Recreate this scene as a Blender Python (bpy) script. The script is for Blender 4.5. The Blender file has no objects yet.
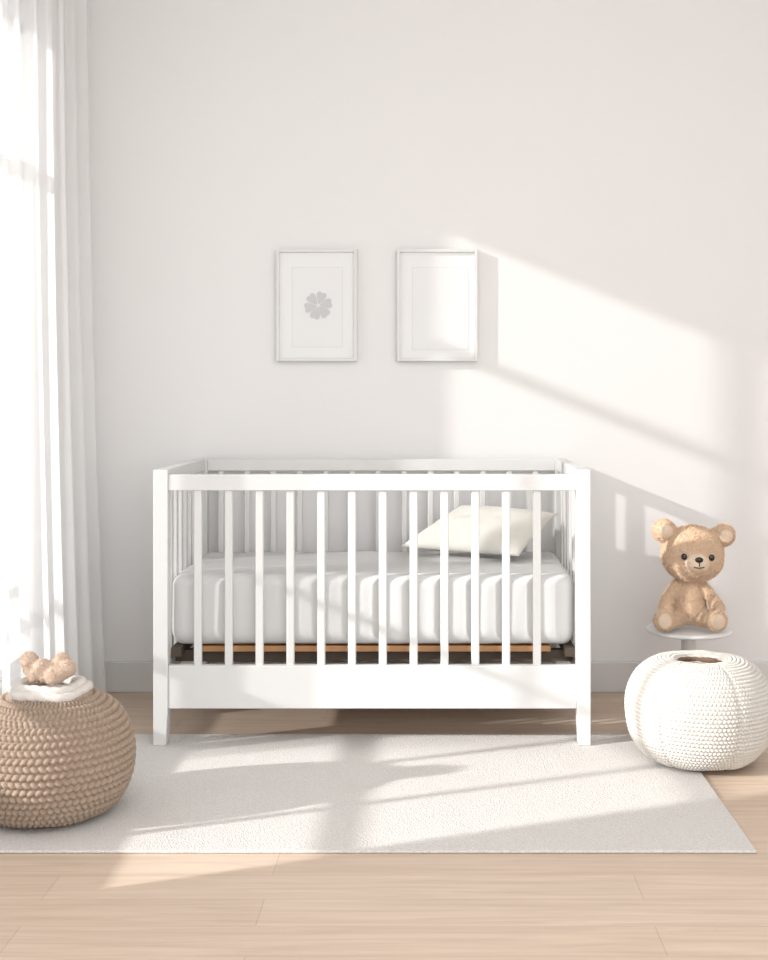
import bpy, bmesh, math, random
from mathutils import Vector, noise, Matrix
random.seed(4)
C=bpy.context
scene=C.scene
def coll(o): scene.collection.objects.link(o); return o

# ---------------- materials ----------------
def mat(name,col,rough=.6,bump=None,var=None,spec=.3,sheen=0):
    m=bpy.data.materials.new(name); m.use_nodes=True
    n=m.node_tree.nodes; l=m.node_tree.links; b=n['Principled BSDF']
    b.inputs['Base Color'].default_value=(*col,1); b.inputs['Roughness'].default_value=rough
    b.inputs['Specular IOR Level'].default_value=spec
    b.inputs['Sheen Weight'].default_value=sheen
    tc=n.new('ShaderNodeTexCoord')
    if var:
        sc,amt=var
        t=n.new('ShaderNodeTexNoise'); t.inputs['Scale'].default_value=sc; t.inputs['Detail'].default_value=4
        l.new(tc.outputs['Object'],t.inputs['Vector'])
        mx=n.new('ShaderNodeMix'); mx.data_type='RGBA'
        mx.inputs[6].default_value=(*[c*(1-amt) for c in col],1); mx.inputs[7].default_value=(*[min(1,c*(1+amt)) for c in col],1)
        l.new(t.outputs['Fac'],mx.inputs[0]); l.new(mx.outputs[2],b.inputs['Base Color'])
    if bump:
        sc,st,dist=bump
        t=n.new('ShaderNodeTexNoise'); t.inputs['Scale'].default_value=sc; t.inputs['Detail'].default_value=3
        l.new(tc.outputs['Object'],t.inputs['Vector'])
        bp=n.new('ShaderNodeBump'); bp.inputs['Strength'].default_value=st; bp.inputs['Distance'].default_value=dist
        l.new(t.outputs['Fac'],bp.inputs['Height']); l.new(bp.outputs['Normal'],b.inputs['Normal'])
    return m
M_wall=mat('wall_paint',(.782,.772,.765),.9,(60,.05,.002),(1.2,.012))
M_ceil=mat('ceiling_paint',(.85,.85,.85),.9)
M_trim=mat('trim_paint',(.66,.65,.64),.5)
M_white=mat('crib_white_lacquer',(.69,.688,.68),.4,(30,.03,.001))
M_winf=mat('window_white_paint',(.85,.85,.85),.5)
M_sheet=mat('cotton_sheet',(.61,.61,.605),.9,(500,.15,.001),(6,.01))
M_pillow=mat('cream_linen',(.73,.71,.655),.95,(400,.3,.001),(10,.015))
M_bed=mat('pine_base',(.42,.22,.10),.5,None,(12,.15))
M_dark=mat('underside_shade',(.09,.07,.055),.8)  # near-black base colour stands in for the shade under the mattress
M_frame=mat('frame_white',(.70,.695,.69),.4)
M_mat=mat('mat_board',(.80,.80,.795),.9)
M_print=mat('art_paper',(.785,.785,.782),.9)
M_flow=mat('print_grey',(.58,.58,.585),.9)
M_line=mat('mat_bevel',(.70,.70,.70),.9)
M_bear=mat('teddy_plush',(.70,.51,.36),1,(200,1,.006),(60,.12),spec=0,sheen=.1)
M_fuzz=mat('teddy_pile',(.79,.60,.44),1,None,(60,.10),spec=0)
M_bear2=mat('teddy_plush_light',(.80,.64,.49),1,(330,1,.004),(60,.08),spec=0,sheen=.1)
M_fuzz2=mat('teddy_pile_light',(.86,.71,.56),1,None,(60,.08),spec=0)
M_black=mat('teddy_black',(.012,.01,.009),.15,spec=.6)
M_thread=mat('teddy_thread',(.09,.05,.03),.8)
M_bask=mat('jute_yarn',(.37,.285,.222),.95,(500,.5,.002),(90,.2),spec=.1)
M_rope=mat('cream_rope',(.68,.64,.60),.95,(200,.6,.003),(50,.05),spec=.1)
M_knit=mat('cream_wool',(.67,.64,.595),.95,(500,.5,.002),(60,.03),spec=.1)
M_hole=mat('brown_lining',(.16,.10,.07),.9,(80,.6,.003),(30,.2))
M_toy=mat('beige_plush',(.56,.43,.34),1,(250,1,.004),(70,.12),spec=0,sheen=.1)
M_toyf=mat('beige_pile',(.66,.53,.43),1,None,(70,.12),spec=0)
M_table=mat('table_white',(.74,.74,.74),.35)
M_rod=mat('rod_metal',(.7,.7,.7),.3)

def rug_mat():
    m=mat('rug_wool',(.78,.745,.71),1,spec=.05); n=m.node_tree.nodes; l=m.node_tree.links; b=n['Principled BSDF']
    tc=n.new('ShaderNodeTexCoord')
    t=n.new('ShaderNodeTexNoise'); t.inputs['Scale'].default_value=170; t.inputs['Detail'].default_value=5
    t2=n.new('ShaderNodeTexVoronoi'); t2.inputs['Scale'].default_value=220
    for q in (t,t2): l.new(tc.outputs['Object'],q.inputs['Vector'])
    a=n.new('ShaderNodeMath'); a.operation='ADD'; l.new(t.outputs['Fac'],a.inputs[0]); l.new(t2.outputs['Distance'],a.inputs[1])
    bp=n.new('ShaderNodeBump'); bp.inputs['Strength'].default_value=.5; bp.inputs['Distance'].default_value=.004
    l.new(a.outputs[0],bp.inputs['Height']); l.new(bp.outputs['Normal'],b.inputs['Normal'])
    r=n.new('ShaderNodeValToRGB'); r.color_ramp.elements[0].position=.3; r.color_ramp.elements[1].position=.7
    r.color_ramp.elements[0].color=(.61,.585,.56,1); r.color_ramp.elements[1].color=(.73,.71,.685,1)
    l.new(t.outputs['Fac'],r.inputs[0]); l.new(r.outputs[0],b.inputs['Base Color'])
    return m
M_rug=rug_mat()

def floor_mat():
    m=mat('oak_planks',(.7,.5,.36),.45); n=m.node_tree.nodes; l=m.node_tree.links; b=n['Principled BSDF']
    tc=n.new('ShaderNodeTexCoord')
    mp=n.new('ShaderNodeMapping'); mp.inputs['Location'].default_value=(.35,.03,0)
    l.new(tc.outputs['Object'],mp.inputs['Vector'])
    br=n.new('ShaderNodeTexBrick'); br.offset=.37; br.inputs['Scale'].default_value=1
    br.inputs['Brick Width'].default_value=1.25; br.inputs['Row Height'].default_value=.13
    br.inputs['Mortar Size'].default_value=.001; br.inputs['Mortar Smooth'].default_value=.3
    br.inputs['Color1'].default_value=(.65,.525,.42,1); br.inputs['Color2'].default_value=(.60,.475,.375,1)
    br.inputs['Mortar'].default_value=(.48,.37,.29,1)
    l.new(mp.outputs[0],br.inputs['Vector'])
    mp2=n.new('ShaderNodeMapping'); mp2.inputs['Scale'].default_value=(1.3,24,1)
    l.new(tc.outputs['Object'],mp2.inputs['Vector'])
    t=n.new('ShaderNodeTexNoise'); t.inputs['Scale'].default_value=1.7; t.inputs['Detail'].default_value=9; t.inputs['Roughness'].default_value=.6; t.inputs['Distortion'].default_value=1.1
    l.new(mp2.outputs[0],t.inputs['Vector'])
    r=n.new('ShaderNodeValToRGB'); r.color_ramp.elements[0].position=.32; r.color_ramp.elements[1].position=.66
    r.color_ramp.elements[0].color=(.87,.845,.82,1); r.color_ramp.elements[1].color=(1.05,1.05,1.05,1)
    l.new(t.outputs['Fac'],r.inputs[0])
    mx=n.new('ShaderNodeMix'); mx.data_type='RGBA'; mx.blend_type='MULTIPLY'; mx.inputs[0].default_value=1
    l.new(br.outputs['Color'],mx.inputs[6]); l.new(r.outputs[0],mx.inputs[7]); l.new(mx.outputs[2],b.inputs['Base Color'])
    bp=n.new('ShaderNodeBump'); bp.inputs['Strength'].default_value=.25; bp.inputs['Distance'].default_value=.002; bp.invert=True
    l.new(br.outputs['Fac'],bp.inputs['Height']); l.new(bp.outputs['Normal'],b.inputs['Normal'])
    return m
M_floor=floor_mat()

def curtain_mat():
    m=bpy.data.materials.new('sheer_voile'); m.use_nodes=True; n=m.node_tree.nodes; l=m.node_tree.links
    n.remove(n['Principled BSDF']); out=n['Material Output']
    d=n.new('ShaderNodeBsdfDiffuse'); d.inputs[0].default_value=(.95,.95,.95,1)
    t=n.new('ShaderNodeBsdfTranslucent'); t.inputs[0].default_value=(.95,.95,.95,1)
    tr=n.new('ShaderNodeBsdfTransparent')
    a=n.new('ShaderNodeMixShader'); a.inputs[0].default_value=.28
    l.new(d.outputs[0],a.inputs[1]); l.new(t.outputs[0],a.inputs[2])
    b=n.new('ShaderNodeMixShader'); b.inputs[0].default_value=.50
    l.new(tr.outputs[0],b.inputs[1]); l.new(a.outputs[0],b.inputs[2]); l.new(b.outputs[0],out.inputs[0])
    return m
M_curt=curtain_mat()
def glass_mat():
    m=bpy.data.materials.new('window_glass'); m.use_nodes=True; n=m.node_tree.nodes; l=m.node_tree.links
    n.remove(n['Principled BSDF']); out=n['Material Output']
    g=n.new('ShaderNodeBsdfGlossy'); g.inputs['Roughness'].default_value=.02
    tr=n.new('ShaderNodeBsdfTransparent'); b=n.new('ShaderNodeMixShader'); b.inputs[0].default_value=.04
    l.new(tr.outputs[0],b.inputs[1]); l.new(g.outputs[0],b.inputs[2]); l.new(b.outputs[0],out.inputs[0]); return m
M_glass=glass_mat()

# ---------------- helpers ----------------
def empty(name,loc):
    e=bpy.data.objects.new(name,None); e.location=loc; e.empty_display_size=.1; return coll(e)
def obj(name,verts,faces,m,parent=None,smooth=False,org=None):
    o0=Vector(parent.location) if parent else Vector(org or (0,0,0))
    me=bpy.data.meshes.new(name); me.from_pydata([tuple(Vector(v)-o0) for v in verts],[],faces); me.update()
    if smooth: me.polygons.foreach_set('use_smooth',[True]*len(me.polygons))
    o=bpy.data.objects.new(name,me); coll(o); me.materials.append(m)
    if parent: o.parent=parent
    else: o.location=o0
    return o
def bx(x0,x1,y0,y1,z0,z1):
    v=[(x,y,z) for x in(x0,x1) for y in(y0,y1) for z in(z0,z1)]
    f=[(0,1,3,2),(4,6,7,5),(0,4,5,1),(2,3,7,6),(0,2,6,4),(1,5,7,3)]
    return v,f
def boxes(name,L,m,parent=None,bev=0,org=None):
    V=[];F=[]
    for b in L:
        v,f=bx(*b); k=len(V); V+=v; F+=[tuple(i+k for i in q) for q in f]
    o=obj(name,V,F,m,parent,org=org)
    if bev:
        md=o.modifiers.new('bevel','BEVEL'); md.width=bev; md.segments=3; md.limit_method='ANGLE'
        for p in o.data.polygons: p.use_smooth=True
        md.harden_normals=True
    return o
def lathe(name,prof,cx,cy,m,parent=None,nu=64,disp=None,smooth=True,close=True):
    V=[];F=[]; nv=len(prof)
    L=[0]
    for i in range(1,nv): L.append(L[-1]+math.dist(prof[i],prof[i-1]))
    for j,(r,z) in enumerate(prof):
        a=prof[max(0,j-1)]; b=prof[min(nv-1,j+1)]
        tx,tz=b[0]-a[0],b[1]-a[1]; q=math.hypot(tx,tz) or 1; nr,nz=tz/q,-tx/q
        for i in range(nu):
            u=i/nu; h=disp(u,L[j]/L[-1],L[j]) if disp else 0
            th=2*math.pi*u
            V.append((cx+(r+h*nr)*math.cos(th),cy+(r+h*nr)*math.sin(th),z+h*nz))
    for j in range(nv-1):
        for i in range(nu):
            k=(i+1)%nu; F.append((j*nu+i,j*nu+k,(j+1)*nu+k,(j+1)*nu+i))
    if close: F.append(tuple(range(nu))[::-1]); F.append(tuple((nv-1)*nu+i for i in range(nu)))
    return obj(name,V,F,m,parent,smooth)
def spline(pts,n):
    P=[Vector(p) for p in pts]; P=[2*P[0]-P[1]]+P+[2*P[-1]-P[-2]]; D=[]
    for i in range(1,len(P)-2):
        for k in range(40):
            t=k/40; a,b,c,d=P[i-1],P[i],P[i+1],P[i+2]
            D.append(.5*((2*b)+(c-a)*t+(2*a-5*b+4*c-d)*t*t+(3*b-a-3*c+d)*t**3))
    D.append(P[-2]); L=[0]
    for i in range(1,len(D)): L.append(L[-1]+(D[i]-D[i-1]).length)
    out=[];j=0
    for k in range(n):
        s=L[-1]*k/(n-1)
        while j<len(L)-2 and L[j+1]<s: j+=1
        f=(s-L[j])/max(1e-9,L[j+1]-L[j]); out.append(tuple(D[j].lerp(D[j+1],min(1,f))))
    return out
def tube(name,pts,r,m,parent=None,cyclic=False,ns=12,twist=None):
    V=[];F=[];n=len(pts); P=[Vector(p) for p in pts]
    for i in range(n):
        a=P[(i-1)%n] if cyclic else P[max(0,i-1)]; b=P[(i+1)%n] if cyclic else P[min(n-1,i+1)]
        t=(b-a).normalized(); up=Vector((0,0,1)) if abs(t.z)<.9 else Vector((0,1,0))
        s=t.cross(up).normalized(); w=s.cross(t)
        rr=r(i/n) if callable(r) else r
        for k in range(ns):
            th=2*math.pi*k/ns; q=rr
            if twist: q*=1+twist[0]*abs(math.sin(th*1.5+twist[1]*i))
            V.append(P[i]+s*math.cos(th)*q+w*math.sin(th)*q)
    for i in range(n if cyclic else n-1):
        for k in range(ns):
            a=i*ns+k;b=i*ns+(k+1)%ns;i2=(i+1)%n
            F.append((a,b,i2*ns+(k+1)%ns,i2*ns+k))
    if not cyclic: F.append(tuple(range(ns))[::-1]); F.append(tuple((n-1)*ns+k for k in range(ns)))
    return obj(name,V,F,m,parent,True)
def ell_into(bm,c,r,rot=None,seg=24):
    Mx=Matrix.Translation(c)@(rot.to_4x4() if rot else Matrix())@Matrix.Diagonal((r[0],r[1],r[2],1))
    bmesh.ops.create_uvsphere(bm,u_segments=seg,v_segments=seg//2+4,radius=1,matrix=Mx)
def capsule(bm,a,b,ra,rb,n=10):
    a=Vector(a);b=Vector(b)
    for i in range(n+1):
        t=i/n; r=ra+(rb-ra)*t; ell_into(bm,a.lerp(b,t),(r,r,r))
def blob(name,build,m,parent,voxel=.005,smooth=6,nz=0,nzs=120):
    bm=bmesh.new(); build(bm); me=bpy.data.meshes.new(name)
    bmesh.ops.translate(bm,verts=bm.verts,vec=-Vector(parent.location)); bm.to_mesh(me); bm.free()
    o=bpy.data.objects.new(name,me); coll(o); o.parent=parent; me.materials.append(m)
    md=o.modifiers.new('remesh','REMESH'); md.mode='VOXEL'; md.voxel_size=voxel; md.use_smooth_shade=True
    s=o.modifiers.new('smooth','SMOOTH'); s.iterations=smooth; s.factor=.5
    if nz:
        t=bpy.data.textures.new(name+'_tex','CLOUDS'); t.noise_scale=nzs; t.noise_depth=1
        d=o.modifiers.new('disp','DISPLACE'); d.texture=t; d.strength=nz; d.mid_level=.5
    return o
def ell(name,c,r,m,parent,rot=None,seg=24):
    bm=bmesh.new(); ell_into(bm,Vector(c)-Vector(parent.location),r,rot,seg); me=bpy.data.meshes.new(name); bm.to_mesh(me); bm.free()
    me.polygons.foreach_set('use_smooth',[True]*len(me.polygons)); me.materials.append(m)
    o=bpy.data.objects.new(name,me); coll(o); o.parent=parent; return o
def fuzz(name,src,parent,m,density,length,width,keep=lambda p:True):
    """short plush pile: real little blades standing on the fabric surface"""
    dg=C.evaluated_depsgraph_get(); dg.update(); ev=src.evaluated_get(dg); me=ev.to_mesh()
    V=[];F=[]; rnd=random.random
    for p in me.polygons:
        c=p.center; wc=c+Vector(parent.location)
        if not keep(wc): continue
        cl=.65+.8*max(0,noise.noise(wc*150)+.35)
        k=density*p.area*min(1.2,cl); cnt=int(k)+(1 if rnd()<k-int(k) else 0)
        if not cnt: continue
        vs=[me.vertices[i].co for i in p.vertices]
        for _ in range(cnt):
            w=[rnd()+.01 for _ in vs]; s=sum(w); q=Vector((0,0,0))
            for a,b in zip(vs,w): q+=a*(b/s)
            rv=Vector((rnd()-.5,rnd()-.5,rnd()-.5))
            d=(p.normal+rv*1.6).normalized(); t=d.cross(Vector((rnd()-.5,rnd()-.5,rnd()-.5))).normalized()*width
            L=length*(.5+.6*rnd())*cl; q=q-p.normal*.0008
            n=len(V); bend=rv*L*.5
            V+=[q-t,q+t,q+d*L*.55+t*.7,q+d*L*.55-t*.7,q+d*L+bend]
            F+=[(n,n+1,n+2,n+3),(n+3,n+2,n+4)]
    ev.to_mesh_clear()
    o=bpy.data.objects.new(name,bpy.data.meshes.new(name)); o.data.from_pydata([tuple(v) for v in V],[],F); o.data.materials.append(m)
    coll(o); o.parent=parent; return o
def grid_faces(nu,nv,k=0): return [(k+j*nu+i,k+j*nu+i+1,k+(j+1)*nu+i+1,k+(j+1)*nu+i) for j in range(nv-1) for i in range(nu-1)]

# ---------------- room ----------------
XL=-1.25; XR=2.3; YB=4.377; YF=-1.2; H=2.75; T=.14
boxes('floor',[(XL-T,XR+T,YF,YB+T,-.1,0)],M_floor)
boxes('wall_back',[(XL-T,XR+T,YB,YB+T,0,H)],M_wall)
boxes('wall_right',[(XR,XR+T,YF,YB,0,H)],M_wall)
boxes('ceiling',[(XL-T,XR+T,YF,YB+T,H,H+.1)],M_ceil)
W0,W1,Z0,Z1=2.34,3.87,.20,2.20
boxes('wall_left',[(XL-T,XL,YF,W0,0,H),(XL-T,XL,W1,YB,0,H),(XL-T,XL,W0,W1,0,Z0),(XL-T,XL,W0,W1,Z1,H)],M_wall)
boxes('baseboard_back',[(XL,XR,YB-.018,YB,0,.105)],M_trim,bev=.003)
boxes('baseboard_left',[(XL,XL+.016,YF,YB-.018,0,.105)],M_trim,bev=.003)
boxes('baseboard_right',[(XR-.016,XR,YF,YB-.018,0,.105)],M_trim,bev=.003)
w=empty('window_1',(XL-.07,3.12,1.15))
fx0,fx1=XL-.075,XL-.03
boxes('frame',[(fx0,fx1,W0,W0+.035,Z0,Z1),(fx0,fx1,W1-.03,W1,Z0,Z1),(fx0,fx1,W0,W1,Z0,Z0+.035),(fx0,fx1,W0,W1,Z1-.03,Z1),
  (fx0,fx1,3.385,3.445,Z0,Z1)],M_winf,w,.003)
boxes('muntins',[(fx0+.01,fx1-.01,W0,W1,z-h,z+h) for z,h in ((.44,.018),(1.745,.022))]+[(fx0+.01,fx1-.01,y-.01,y+.01,Z0,Z1) for y in (2.70,3.04)]+
  [(fx0+.01,fx1-.01,W0,3.4,.80,.82)],M_winf,w)
boxes('pane',[(XL-.055,XL-.052,W0+.02,W1-.02,Z0+.02,Z1-.02)],M_glass,w)

# curtain
cu=empty('sheer_curtain',(XL+.08,3.8,1.3))
nu,nv=420,50; V=[]
for j in range(nv):
    v=j/(nv-1); z=2.6-v*2.575
    for i in range(nu):
        u=i/(nu-1); y=3.34+u*.97
        ph=u*2*math.pi*7+ .9*math.sin(u*11)+.35*math.sin(v*3+u*5)
        amp=.010+.013*v
        x=XL+.064+amp*math.sin(ph)+.005*math.sin(ph*2.3+1)+.06*(v**2)*(.3+.7*u)
        yy=y+.006*math.sin(ph*1.5+v*2)-.02*(1-v)*u
        V.append((x,yy,z))
obj('voile',V,grid_faces(nu,nv),M_curt,cu,True)
tube('rod',[(XL+.06,2.1,2.62),(XL+.06,4.36,2.62)],.012,M_rod,cu)

# ---------------- rug ----------------
RZ=.007
rug=boxes('area_rug',[(-1.18,.740,2.825,3.80,0.0005,RZ)],M_rug,None,.003,org=(0,3.3,0))

# ---------------- crib ----------------
cr=empty('baby_crib',(-.18,4.0,0))
F0=3.67; F1=F0+.044; B1=4.345; B0=B1-.04
X0,X1=-.830,.468; TOP=.825
def post(name,x0,x1,y0,y1,inx):
    V=[];zs=[RZ if y0<3.7 else 0,.116,TOP]
    for k,z in enumerate(zs):
        a,b=x0,x1
        if k==0:
            if inx>0: b-=.006
            else: a+=.006
        V+=[(a,y0,z),(b,y0,z),(b,y1,z),(a,y1,z)]
    F=[(3,2,1,0),(8,9,10,11)]
    for k in (0,4):
        for i in range(4): F.append((k+i,k+(i+1)%4,k+4+(i+1)%4,k+4+i))
    o=obj(name,V,F,M_white,cr); md=o.modifiers.new('b','BEVEL'); md.width=.003; md.segments=3; md.limit_method='ANGLE'
post('post_front_a',X0,X0+.044,F0,F1,1); post('post_front_b',X1-.042,X1,F0,F1,-1)
post('post_back_a',X0+.0,X0+.044,B0,B1,1); post('post_back_b',X1-.042,X1,B0,B1,-1)
xi0,xi1=X0+.044,X1-.042
boxes('top_rail_front',[(xi0,xi1,F0+.004,F0+.036,.763,.811)],M_white,cr,.003)
boxes('apron_front',[(xi0,xi1,F0+.003,F0+.030,.116,.244)],M_white,cr,.003)
boxes('top_rail_back',[(xi0,xi1,B0+.006,B0+.034,.783,.823)],M_white,cr,.003)
boxes('bottom_rail_back',[(xi0,xi1,B0+.006,B0+.030,.20,.27)],M_white,cr,.003)
xs=[-.700+.0918*i for i in range(12)]
boxes('slats_front',[(x-.012,x+.012,F0+.012,F0+.027,.24,.768) for x in xs],M_white,cr,.004)
boxes('slats_back',[(x-.010,x+.010,B0+.012,B0+.027,.23,.79) for x in [-.74+.0915*i for i in range(13)]],M_white,cr,.004)
for nm,xa,xb,sw,ns in (('a',X0+.006,X0+.034,.026,8),('b',X1-.034,X1-.006,.024,7)):
    boxes('top_rail_side_'+nm,[(xa-.004,xb+.004,F1,B0,.785,.825)],M_white,cr,.003)
    boxes('bottom_rail_side_'+nm,[(xa,xb,F1,B0,.20,.27)],M_white,cr,.003)
    ys=[F1+.035+(B0-F1-.07)*i/(ns-1) for i in range(ns)]
    boxes('slats_side_'+nm,[(xa+.007,xb-.007,y-sw/2,y+sw/2,.26,.79) for y in ys],M_white,cr,.003)
boxes('mattress_support',[(xi0+.07,xi1-.07,F1+.03,B0-.01,.270,.288)],M_bed,cr,.003)
boxes('support_beam',[(xi0,xi1,F1+.06,F1+.09,.235,.270),(xi0,xi1,B0-.09,B0-.06,.235,.270)],M_dark,cr)
boxes('support_brackets',[(x,x+.03,F1+.0,B0,.262,.289) for x in (xi0+.0,xi1-.03)],M_dark,cr)  # end brackets coloured dark to paint in the shadowed gap

def rbox(name,c,s,r,n,m,parent,disp):
    hx,hy,hz=[q/2 for q in s]
    nx,ny,nz=n
    verts=[];faces=[]
    def face(ax,sgn):
        oa=[a for a in range(3) if a!=ax]; N=(nx,ny,nz); A,B=oa; k=len(verts)
        for j in range(N[B]+1):
            for i in range(N[A]+1):
                p=[0,0,0]; p[ax]=sgn
                p[A]=-1+2*i/N[A]; p[B]=-1+2*j/N[B]; verts.append(p)
        f=grid_faces(N[A]+1,N[B]+1,k); faces.extend(f)
    for ax in range(3):
        for sg in(-1,1): face(ax,sg)
    out=[]
    for p in verts:
        q=Vector((p[0]*hx,p[1]*hy,p[2]*hz))
        inn=Vector((max(-hx+r,min(hx-r,q.x)),max(-hy+r,min(hy-r,q.y)),max(-hz+r,min(hz-r,q.z))))
        d=q-inn; nn=d.normalized() if d.length>1e-6 else Vector((0,0,0))
        q=inn+nn*r; out.append(Vector(c)+q+disp(Vector(c)+q,nn))
    o=obj(name,out,faces,m,parent,True)
    bm=bmesh.new(); bm.from_mesh(o.data); bmesh.ops.remove_doubles(bm,verts=bm.verts,dist=.0004); bmesh.ops.recalc_face_normals(bm,faces=bm.faces); bm.to_mesh(o.data); bm.free()
    return o
ma=empty('crib_mattress',(-.18,4.01,.4))
def md(p,n):
    d=Vector((0,0,0))
    g=noise.noise(Vector((p.x*14,0,p.z*1.6)))+.5*noise.noise(Vector((p.x*34,3,p.z*2.5)))
    d+=n*(.005*g*(1-abs(n.z)*.8))
    d.z+=.004*noise.noise(Vector((p.x*5,p.y*5,0)))*max(0,n.z)
    if p.z<.34: d-=n*.012*((.34-p.z)/.05)**1.5*(1-abs(n.z))
    return d
mx0,mx1,my0,my1=X0+.040,X1-.040,F1+.010,B0-.006
rbox('sheeted_mattress',((mx0+mx1)/2,(my0+my1)/2,.40),(mx1-mx0,my1-my0,.214),.034,(240,60,36),M_sheet,ma,md)
# pillow
pi_=empty('pillow',(.17,4.15,.56))
A=Vector((-.115,4.17,.535));D=Vector((.275,3.965,.530));B_=Vector((.10,4.265,.668));C_=Vector((.425,4.20,.645))
N=(D-A).cross(B_-A).normalized()
n=60;V=[]
for sg in (1,-1):
    for j in range(n+1):
        for i in range(n+1):
            u,v=i/n*2-1,j/n*2-1
            pu=u*(1-.055*(1-v*v)*abs(u)); pv=v*(1-.07*(1-u*u)*abs(v))
            s,t=(pu+1)/2,(pv+1)/2
            P=A*(1-s)*(1-t)+D*s*(1-t)+B_*(1-s)*t+C_*s*t
            th=.054*max(0,(1-abs(u)**2.6))**.6*max(0,(1-abs(v)**2.6))**.6
            th+=.006*noise.noise(Vector((u*3,v*3,sg)))*(1-abs(u))*(1-abs(v))*2
            V.append(P+N*sg*th*(1 if sg>0 else .75))
F=grid_faces(n+1,n+1)+[q[::-1] for q in grid_faces(n+1,n+1,(n+1)**2)]
o=obj('cushion',V,F,M_pillow,pi_,True)
bm=bmesh.new(); bm.from_mesh(o.data); bmesh.ops.remove_doubles(bm,verts=bm.verts,dist=.0003); bmesh.ops.recalc_face_normals(bm,faces=bm.faces); bm.to_mesh(o.data); bm.free()

# ---------------- pictures ----------------
def picture(x0,x1,z0,z1,flower,lx0,lx1,lz0,lz1):
    e=empty('picture_frame',((x0+x1)/2,YB,(z0+z1)/2)); fw=.011; y0=YB-.03
    boxes('frame',[(x0,x0+fw,y0,YB,z0,z1),(x1-fw,x1,y0,YB,z0,z1),(x0+fw,x1-fw,y0,YB,z0,z0+fw),(x0+fw,x1-fw,y0,YB,z1-fw,z1)],M_frame,e,.0015)
    boxes('mat_board',[(x0+fw,x1-fw,y0+.012,YB,z0+fw,z1-fw)],M_mat,e)
    t=.0022; yy=y0+.011
    boxes('print_border',[(lx0,lx0+t,yy,yy+.002,lz0,lz1),(lx1-t,lx1,yy,yy+.002,lz0,lz1),(lx0,lx1,yy,yy+.002,lz0,lz0+t),(lx0,lx1,yy,yy+.002,lz1-t,lz1)],M_line,e)
    boxes('print_sheet',[(lx0+t,lx1-t,yy+.0005,yy+.002,lz0+t,lz1-t)],M_print,e)
    if flower:
        cx,cz=-.404,1.362;V=[];F=[]
        for k in range(6):
            a0=math.radians(60*k+12); k0=len(V)
            ax=Vector((math.cos(a0),0,math.sin(a0))); pe=Vector((-math.sin(a0),0,math.cos(a0)))
            for i in range(32):
                t=2*math.pi*i/32
                al=math.cos(t); r=.0205*math.sin(t)*(.60+.40*al)
                l_=.0235*al-.006*math.exp(-(t if t<math.pi else 2*math.pi-t)**2*10)
                V.append(Vector((cx,yy-.0006-.0001*k,cz))+ax*(.0285+l_)+pe*r*1.2)
            F.append(tuple(range(k0,k0+32)))
        obj('flower_print',V,F,M_flow,e)
picture(-.551,-.267,1.166,1.560,True,-.497,-.318,1.215,1.497)
picture(-.127,.157,1.166,1.560,False,-.073,.125,1.205,1.497)

# ---------------- knitted poufs ----------------
def stitch(N,Rr,amp,tilt,la,lb,seams=0):
    ct,st=math.cos(tilt),math.sin(tilt)
    def f(u,v,L):
        r=v*Rr; row=int(r); best=0
        for k in (row-1,row,row+1):
            s=u*N+(.5 if k%2 else 0); dy=r-(k+.5); b0=math.floor(s)
            sg=st if k%2 else -st
            for q in (b0-.5,b0+.5,b0+1.5):
                dx=s-q
                X=dx*ct+dy*sg; Y=-dx*sg+dy*ct
                h=1-(X/la)**2-(Y/lb)**2
                if h>best: best=h
        h=amp*math.sqrt(best)
        th=u*2*math.pi
        h+=.003*noise.noise(Vector((math.cos(th)*2,math.sin(th)*2,v*3)))
        if seams:
            q=(u*seams+.18)%1; q=min(q,1-q)/seams
            h-=.0035*math.exp(-(q*170)**2)
        return h
    return f
bx_,by_=-.955,3.085
bk=empty('crochet_basket',(bx_,by_,RZ))
z0=RZ+.014
pr=spline([(.02,z0),(.11,z0),(.157,.034),(.191,.085),(.201,.145),(.191,.205),(.163,.257),(.124,.288),(.088,.302)],210)
lathe('woven_body',pr,bx_,by_,M_bask,bk,nu=680,disp=stitch(72,27,.0095,.6,.62,.40))
def ring(name,r,z,t,m,par,cx,cy,wob=.004,tw=(.18,.25)):
    n=240; P=[(cx+(r+wob*math.sin(5*a))*math.cos(a),cy+(r+wob*math.sin(5*a))*math.sin(a),z+wob*math.sin(3*a+1)) for a in [2*math.pi*i/n for i in range(n)]]
    return tube(name,P,t,m,par,True,16,tw)
ring('rope_rim_outer',.088,.312,.0115,M_rope,bk,bx_,by_)
ring('rope_rim_top',.073,.324,.0115,M_rope,bk,bx_,by_,.003)
lathe('inner_fill',[(.080,.298),(.06,.312),(.01,.316)],bx_,by_,M_rope,bk,nu=48)
pt=empty('plush_toy',(bx_,by_,.345))
def toyb(bm):
    def s(x,y,z): return (x+.0,y-.035,z+.014)
    capsule(bm,s(-.985,3.11,.337),s(-1.000,3.10,.376),.024,.022)
    capsule(bm,s(-.985,3.11,.337),s(-.962,3.08,.364),.024,.021)
    ell_into(bm,Vector(s(-.945,3.09,.350)),(.034,.028,.028))
    capsule(bm,s(-.935,3.10,.345),s(-.918,3.10,.376),.024,.020)
    capsule(bm,s(-.93,3.07,.345),s(-.898,3.08,.360),.022,.020)
    ell_into(bm,Vector(s(-.93,3.12,.352)),(.04,.03,.026))
tp=blob('plush_body',toyb,M_toy,pt,.004,4,.004,.012)
fuzz('pile',tp,pt,M_toyf,200000,.004,.0009)

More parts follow.
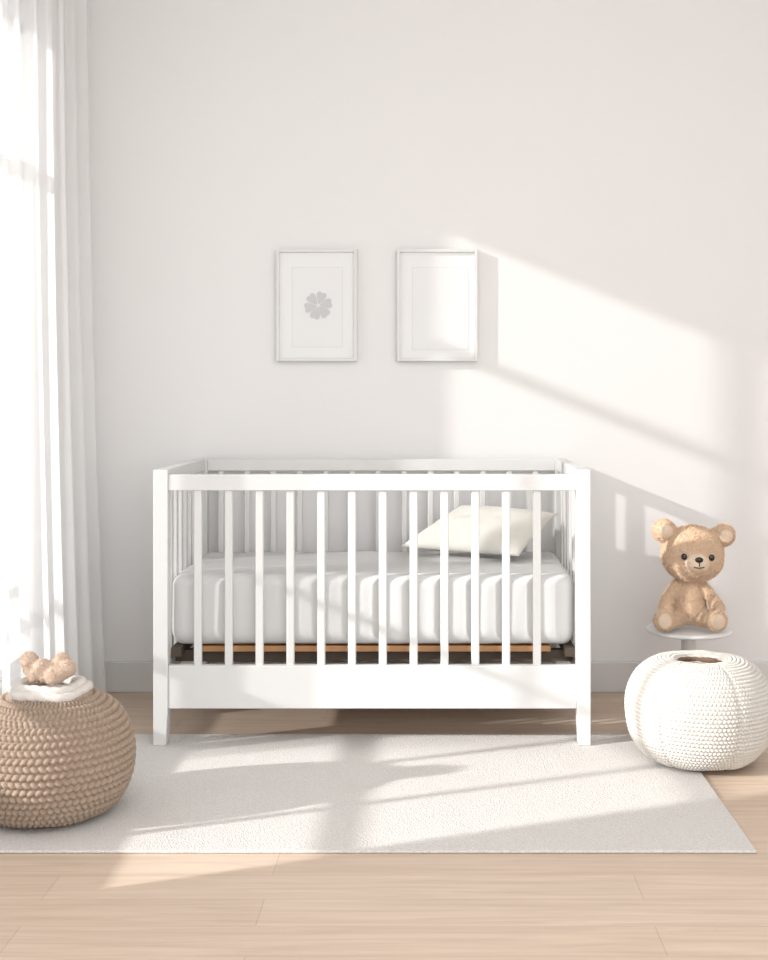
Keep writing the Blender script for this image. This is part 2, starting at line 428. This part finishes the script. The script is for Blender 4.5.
px_,py_=.760,3.535
pf=empty('knitted_pouf',(px_,py_,RZ))
z0=RZ+.009
pr=spline([(.02,z0),(.10,z0),(.15,.026),(.190,.075),(.205,.142),(.201,.200),(.176,.251),(.135,.283),(.095,.293),(.074,.289),(.066,.275),(.064,.255)],290)
lathe('knit_cover',pr,px_,py_,M_knit,pf,nu=864,disp=stitch(108,47,.0058,.6,.60,.42,6))
lathe('opening_lining',[(.064,.250),(.064,.258),(.03,.256),(.005,.254)],px_,py_,M_hole,pf,nu=48)
ring('opening_ring',.066,.279,.007,M_hole,pf,px_,py_,.001)

# ---------------- side table ----------------
tx,ty=.830,4.02
tb=empty('round_side_table',(tx,ty,0))
lathe('table_top',[(.001,.277),(.132,.277),(.137,.279),(.139,.284),(.137,.289),(.132,.291),(.001,.291)],tx,ty,M_table,tb,nu=96)
lathe('stem',[(.05,.012),(.03,.02),(.024,.04),(.024,.26),(.04,.277)],tx,ty,M_table,tb,nu=48)
lathe('foot',[(.001,0),(.11,0),(.112,.004),(.108,.012),(.001,.014)],tx,ty,M_table,tb,nu=64)

# ---------------- teddy ----------------
te=empty('teddy_bear',(.83,4.0,.291))
def bear(bm):
    ell_into(bm,Vector((.838,4.0,.530)),(.101,.088,.092))
    ell_into(bm,Vector((.838,3.985,.512)),(.096,.084,.072))
    capsule(bm,(.765,4.0,.590),(.746,4.0,.604),.032,.038)
    capsule(bm,(.918,4.0,.582),(.940,4.0,.590),.032,.036)
    ell_into(bm,Vector((.824,4.01,.385)),(.054,.056,.080))
    ell_into(bm,Vector((.824,4.01,.356)),(.060,.060,.056))
    ell_into(bm,Vector((.830,4.0,.445)),(.040,.040,.03))
    # arms hanging down at the sides, hands resting on the legs
    capsule(bm,(.785,3.995,.425),(.752,3.975,.385),.021,.020)
    capsule(bm,(.752,3.975,.385),(.741,3.945,.362),.020,.022,6)
    capsule(bm,(.866,3.995,.425),(.898,3.975,.385),.021,.020)
    capsule(bm,(.898,3.975,.385),(.908,3.945,.362),.020,.022,6)
    # splayed legs
    capsule(bm,(.795,4.00,.328),(.738,3.935,.322),.032,.026)
    capsule(bm,(.853,4.00,.328),(.898,3.935,.322),.032,.026)
    ell_into(bm,Vector((.732,3.918,.329)),(.035,.020,.036)); ell_into(bm,Vector((.898,3.918,.328)),(.035,.020,.035))
body=blob('plush_body',bear,M_bear,te,.0033,2,.005,.006)
mz=ell('muzzle',(.835,3.913,.511),(.039,.026,.030),M_bear2,te,seg=40)
def ear(x,z,n): return ell(n,(x,3.966,z),(.021,.009,.021),M_bear2,te)
FA=(.731,3.899,.329); FB=(.899,3.899,.328)
parts=[mz,ear(.748,.605,'inner_ear_a'),ear(.939,.590,'inner_ear_b'),
 ell('foot_pad_a',FA,(.022,.006,.025),M_bear2,te),ell('foot_pad_b',FB,(.022,.006,.025),M_bear2,te)]
face=[(Vector((.793,3.913,.532)),.014),(Vector((.880,3.913,.529)),.014),(Vector((.836,3.890,.520)),.016)]
fpts=[Vector(q) for q in (FA,FB,(.748,3.963,.605),(.939,3.963,.590))]
def keep(p):
    if any((p-c).length<r for c,r in face): return False
    if (Vector(((p.x-.835)/.041,(p.y-3.913)/.030,(p.z-.511)/.032))).length<1: return False
    if p.z<.299: return False
    return not any((p-c).length<.021 for c in fpts)
fuzz('pile',body,te,M_fuzz,200000,.005,.0010,keep)
def keep2(p): return not any((p-c).length<r*.95 for c,r in face) and not (abs(p.x-.836)<.018 and .496<p.z<.512)
for i,p in enumerate(parts): fuzz('pile_light_%d'%i,p,te,M_fuzz2,200000,.003,.0008,keep2)
ell('eye_a',(.793,3.908,.532),(.0095,.008,.0105),M_black,te); ell('eye_b',(.880,3.908,.529),(.0095,.008,.0105),M_black,te)
ell('nose',(.836,3.888,.524),(.013,.009,.009),M_black,te)
tube('mouth',[(.836,3.884,.516),(.836,3.884,.504)],.0018,M_thread,te)
tube('smile',[(.836+.016*t,3.885+.003*t*t,.502-.003*(1-t*t)) for t in [i/6-1 for i in range(13)]],.0018,M_thread,te)
te.location.z=.2955

# ---------------- lights ----------------
sd=bpy.data.lights.new('sun','SUN'); sd.energy=4.2; sd.angle=math.radians(1.3); sd.color=(1,.98,.95)
s=bpy.data.objects.new('sun',sd); coll(s); s.location=(-4,1,3)
s.rotation_euler=Vector((1,.4,-.40)).to_track_quat('-Z','Y').to_euler()
def area(name,loc,tgt,sx,sy,e,col=(1,1,1)):
    a=bpy.data.lights.new(name,'AREA'); a.shape='RECTANGLE'; a.size=sx; a.size_y=sy; a.energy=e; a.color=col
    o=bpy.data.objects.new(name,a); coll(o); o.location=loc; o.rotation_euler=(Vector(tgt)-Vector(loc)).to_track_quat('-Z','Y').to_euler(); return o
area('overhead_fill',(.4,1.6,2.68),(.3,2.6,0),2.6,2.2,28,(.99,.995,1))  # added fill to raise the room's ambient level, not a ceiling fixture
area('room_fill',(.8,-.9,1.6),(-.2,4.3,.9),3,2,37,(.99,.995,1))  # unseen soft fill added behind the camera to brighten the room
wd=bpy.data.worlds.new('world'); scene.world=wd; wd.use_nodes=True
wd.node_tree.nodes['Background'].inputs[0].default_value=(.985,.99,1,1); wd.node_tree.nodes['Background'].inputs[1].default_value=.97
scene.view_settings.view_transform='Standard'; scene.view_settings.look='None'; scene.view_settings.exposure=.36

# ---------------- camera ----------------
cd=bpy.data.cameras.new('camera'); cam=bpy.data.objects.new('camera',cd); coll(cam)
cam.location=(0,0,1.047); cam.rotation_euler=(math.pi/2,0,0)
cd.sensor_fit='HORIZONTAL'; cd.sensor_width=36; cd.lens=1238/768*36
cd.shift_x=-49/768; cd.shift_y=-85/768; cd.clip_start=.05
scene.camera=cam
